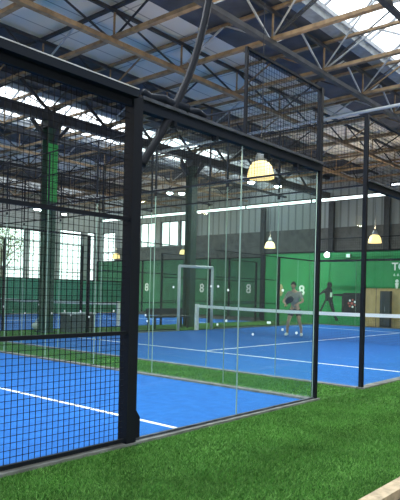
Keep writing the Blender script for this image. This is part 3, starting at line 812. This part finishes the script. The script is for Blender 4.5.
# roof decks and lanterns
def deck(v0, v1, m, n):
    return struct('ceiling_%d' % n, MB().box(-6.3, 28.4, v0, v1, 7.56, 7.68), M[m])
lant = [(3.0, 6.85), (16.35, 20.2), (29.7, 33.4)]
decks = [(-6.3, .0, 'boards'), (.0, 3.0, 'navy'), (6.85, 9.25, 'navy'), (9.25, 12.75, 'boards'), (12.75, 16.35, 'navy'), (20.2, 22.6, 'navy'), (22.6, 26.5, 'boards'), (26.5, 29.7, 'navy'), (33.4, 34.4, 'navy')]
for k, (a, b, m) in enumerate(decks): deck(a, b, m, k+1)
for k, (a, b) in enumerate(lant):
    w = ['over the near court edge', 'beyond the green columns', 'by the left windows'][k]
    L = thing('roof_lantern', (11, (a+b)/2, 7.6), 'long glazed roof lantern with grey gutters, %s' % w, 'skylight', 'roof lanterns')
    mid = (a+b)/2; zr = 8.75
    for s, e in ((a, 1), (b, -1)):
        m = MB(); m.bar((-6.2, s, 7.62), (28.3, s, 7.62), .34, .16); m.build('gutter', M['gutter'], L)
        m = MB(); m.bar((-6.2, s+e*.22, 7.73), (28.3, s+e*.22, 7.73), .06, .10); m.build('gutter_rail', M['pale'], L)
        p = MB(); p.add([(-6.2, s, 7.7), (28.3, s, 7.7), (28.3, mid, zr), (-6.2, mid, zr), (-6.2, s, 7.71), (28.3, s, 7.71), (28.3, mid, zr+.01), (-6.2, mid, zr+.01)], [(0, 1, 2, 3), (7, 6, 5, 4)])
        p.build('glazing', M['pane'], L)
        for j in range(30):
            u = -5.5+j*1.15; MB().bar((u, s, 7.68), (u, mid, zr-.03), .04, .05).build('glazing_bar', M['pale'], L)
    MB().bar((-6.2, mid, zr), (28.3, mid, zr), .1, .12).build('ridge', M['gutter'], L)
# long thin bracing rods from the girder nodes up to the lantern ridge
for k, u in enumerate(Xu[2:8]):
    w = ordn[k]
    for q, (v, s) in enumerate(((7.25, 1), (7.25, -1))):
        tag(MB().bar((u, v-.02, Z0+.16), (u+s*.75, 5.1+.12*s, 8.55), .03).build('bracing_rod', M['pale' if q else 'dark']),
            'thin %s rod slanting from roof girder to lantern ridge, %s pair from camera end' % ('pale' if q else 'dark', w), 'bracing rod', 'roof bracing rods')

# end gables between lantern and wall top are closed by the wall; white pipe
wp = tag(MB().tube([(15.1, 3.0, 6.36), (15.1, 14.9, 6.36)], .042, 10).build('water_pipe', M['pipe'], smooth=True), 'straight white pipe hanging crosswise below the roof girders', 'pipe')

# ------------------------------------------------------------------ pendant lamps
lp = [(8.97, 6.31, 3.6, .25, 'large glowing amber dome pendant lamp, nearest, at upper middle'), (22.82, 15.44, 3.6, .25, 'small amber pendant lamp seen left of the two thin posts'),
      (22.19, 10.06, 3.6, .26, 'amber pendant lamp with grey cap, rightmost one'), (24.7, 22.58, 3.6, .2, 'small dim amber pendant lamp above the white gate frame'), (25.77, 29.48, 3.6, .27, 'amber pendant lamp seen through the mesh left of the thick post'),
      (1.2, 6.5, 3.9, .25, 'unseen amber pendant lamp added over the near end of the nearest court'), (2.2, 11.6, 3.9, .25, 'unseen amber pendant lamp added over the back of the nearest court'),  # lamps from this row on are added out of view, warming the ceiling
      (-3.0, 9.0, 3.9, .25, 'unseen amber pendant lamp added over the far left of the nearest court'), (13.0, .6, 3.9, .25, 'unseen amber pendant lamp added over the turf far to the right'), (6.0, -1.5, 3.9, .25, 'unseen amber pendant lamp added right of the camera over bare floor')]
for u, v, z, r, lab in lp:
    l = thing('pendant_lamp', (u, v, z-r*.75), lab, 'pendant lamp', 'pendant lamps')
    h = r*1.22
    pr = [(r, 0), (r*.985, h*.12), (r*.93, h*.4), (r*.8, h*.72), (r*.62, h*.92), (r*.42, h*1.0), (r*.40, h*.97), (r*.6, h*.88), (r*.77, h*.7), (r*.9, h*.4), (r*.96, h*.12), (r*.97, 0), (r, 0)]
    sh_ = MB().lathe((u, v, z-h/2), pr, 24).build('lamp_shade', M['shade'], l, True)
    MB().lathe((u, v, z+h/2-.01), [(.0, 0), (r*.42, 0), (r*.40, .10), (r*.25, .2), (.0, .21)], 16).build('lamp_cap', M['cap'], l, True)
    MB().lathe((u, v, z-h/2), [(r*.96, .012), (r*.7, -.008), (r*.3, -.016), (0, -.018)], 24).build('diffuser', M['shade'], sh_, True)
    MB().ball((u, v, z-h*.05), .07, 12).build('bulb', M['bulb'], sh_, True)
    MB().tube([(u, v, z+h/2+.19), (u, v, 6.41 if abs(v-15.3) < .2 else 6.68)], .008, 6).build('cord', M['dark'], l)
    area_light('lamp_light', l, (u, v, z+h/2+.25), (u, v, 9), r*1.2, 75, (1, .8, .52))  # added uplight above the opaque shade, brightens the ceiling
    area_light('lamp_light', l, (u, v, z-h/2-.05), (u, v, 0), r*1.4, 60, (1, .82, .5))

# ------------------------------------------------------------------ flood lights
fl = [(19.97, 29.98, 6.0, 'left one of the trio behind the mesh'), (20.28, 29.9, 6.0, 'middle one of the trio behind the mesh'), (20.6, 29.8, 6.0, 'right one of the trio behind the mesh'), (22.25, 30.38, 6.0, 'single one right of the green column'),
      (20.2, 19.4, 6.0, 'left one of the pair beyond the thick post'), (20.6, 19.0, 6.0, 'right one of the pair beyond the thick post'), (20.12, 14.63, 6.0, 'left under the big amber lamp'), (21.5, 14.2, 6.0, 'right of the big amber lamp')]
for k, (u, v, z, w) in enumerate(fl):
    l = thing('flood_light', (u, v, z-.1), 'small bright white flood light, '+w, 'flood light', 'flood lights')
    hs = MB().box(u-.16, u+.16, v-.16, v+.16, z, z+.06).build('housing', M['dark'], l)
    MB().ball((u, v, z-.02), (.15, .15, .07), 12).build('lens', M['led'], hs, True)
    MB().tube([(u, v, z+.06), (u, v, 6.70)], .012, 6).build('drop_rod', M['dark'], l)
    if k in (0, 3, 4, 7): area_light('lamp_light', l, (u, v, z-.12), (u-1, v-2, 0), .3, 420, (.93, .98, 1))
for v, z, r, e, w in ((13.63, 3.24, .13, 'led', 'glaring round'), (12.56, 3.17, .1, 'soft', 'pale square')):
    l = thing('wall_light', (24.9, v, z-.1), '%s wall light at the top of the green wall' % w, 'wall light')
    MB().box(24.9, 24.998, v-r, v+r, z-r*.8, z+r*.8).build('housing', M['pale'], l)
    if e == 'led':
        MB().ball((24.88, v, z), (.04, r*.95, r*.95), 14).build('lens', M['led'], l, True)
    else:
        MB().box(24.885, 24.9, v-r*.9, v+r*.9, z-r*.7, z+r*.7).build('lens', emis('led_pale', (.6, .85, .75), 1.1), l)

# unseen strip lights added below the roof to light the courts and turf
for k, (u, v, w) in enumerate(((10.5, 4.2, 'over the second court front corner'), (17.5, 4.2, 'by the second court net'), (4.0, 12.9, 'by the near court back fence'), (11.5, 2.2, 'over the turf walkway'), (3.0, 1.0, 'over the turf behind the camera'))):
    l = thing('added_strip_light', (u, v, 6.4), 'unseen long strip light added under the roof girders, '+w, 'strip light', 'added strip lights')
    MB().box(u-.6, u+.6, v-.06, v+.06, 6.40, 6.47).build('housing', M['gutter'], l)
    MB().box(u-.58, u+.58, v-.05, v+.05, 6.385, 6.40).build('tube', M['led'], l)
    for s in (-.4, .4): MB().tube([(u+s, v, 6.47), (u+s, v, 6.70)], .008, 6).build('drop_rod', M['dark'], l)
    area_light('lamp_light', l, (u, v, 6.36), (u, v, 0), .9, 220, (.95, .98, 1))

# ------------------------------------------------------------------ world, camera
w = bpy.data.worlds.new('sky'); bpy.context.scene.world = w; w.use_nodes = True
nt = w.node_tree; bg = nt.nodes['Background']
tc = nt.nodes.new('ShaderNodeTexCoord'); sp = nt.nodes.new('ShaderNodeSeparateXYZ'); rp = nt.nodes.new('ShaderNodeValToRGB')
nt.links.new(tc.outputs['Generated'], sp.inputs[0]); nt.links.new(sp.outputs['Z'], rp.inputs['Fac'])
rp.color_ramp.elements[0].color = (1, .99, .96, 1); rp.color_ramp.elements[1].color = (.88, .94, 1, 1)
nt.links.new(rp.outputs['Color'], bg.inputs['Color']); bg.inputs['Strength'].default_value = 3.2

cam = bpy.data.cameras.new('camera'); co = bpy.data.objects.new('camera', cam); C.objects.link(co)
fwd = Vector((.758, .652, 0)).normalized()
rot = fwd.to_track_quat('-Z', 'Y').to_matrix().to_4x4()
co.matrix_world = Matrix.Translation((0, 0, 1.31)) @ rot @ Matrix.Rotation(.0233, 4, 'Z')
cam.sensor_fit = 'HORIZONTAL'; cam.sensor_width = 36; cam.lens = 593/400*36; cam.shift_y = 43/400
cam.clip_start = .05; cam.clip_end = 300
sc = bpy.context.scene; sc.camera = co
sc.view_settings.view_transform = 'Standard'; sc.view_settings.look = 'None'; sc.view_settings.gamma = 1
sc.view_settings.use_curve_mapping = False; sc.view_settings.exposure = 0.0
sc.cycles.transparent_max_bounces = 40; sc.cycles.max_bounces = 8; sc.cycles.use_denoising = True
sc.cycles.sample_clamp_indirect = 6
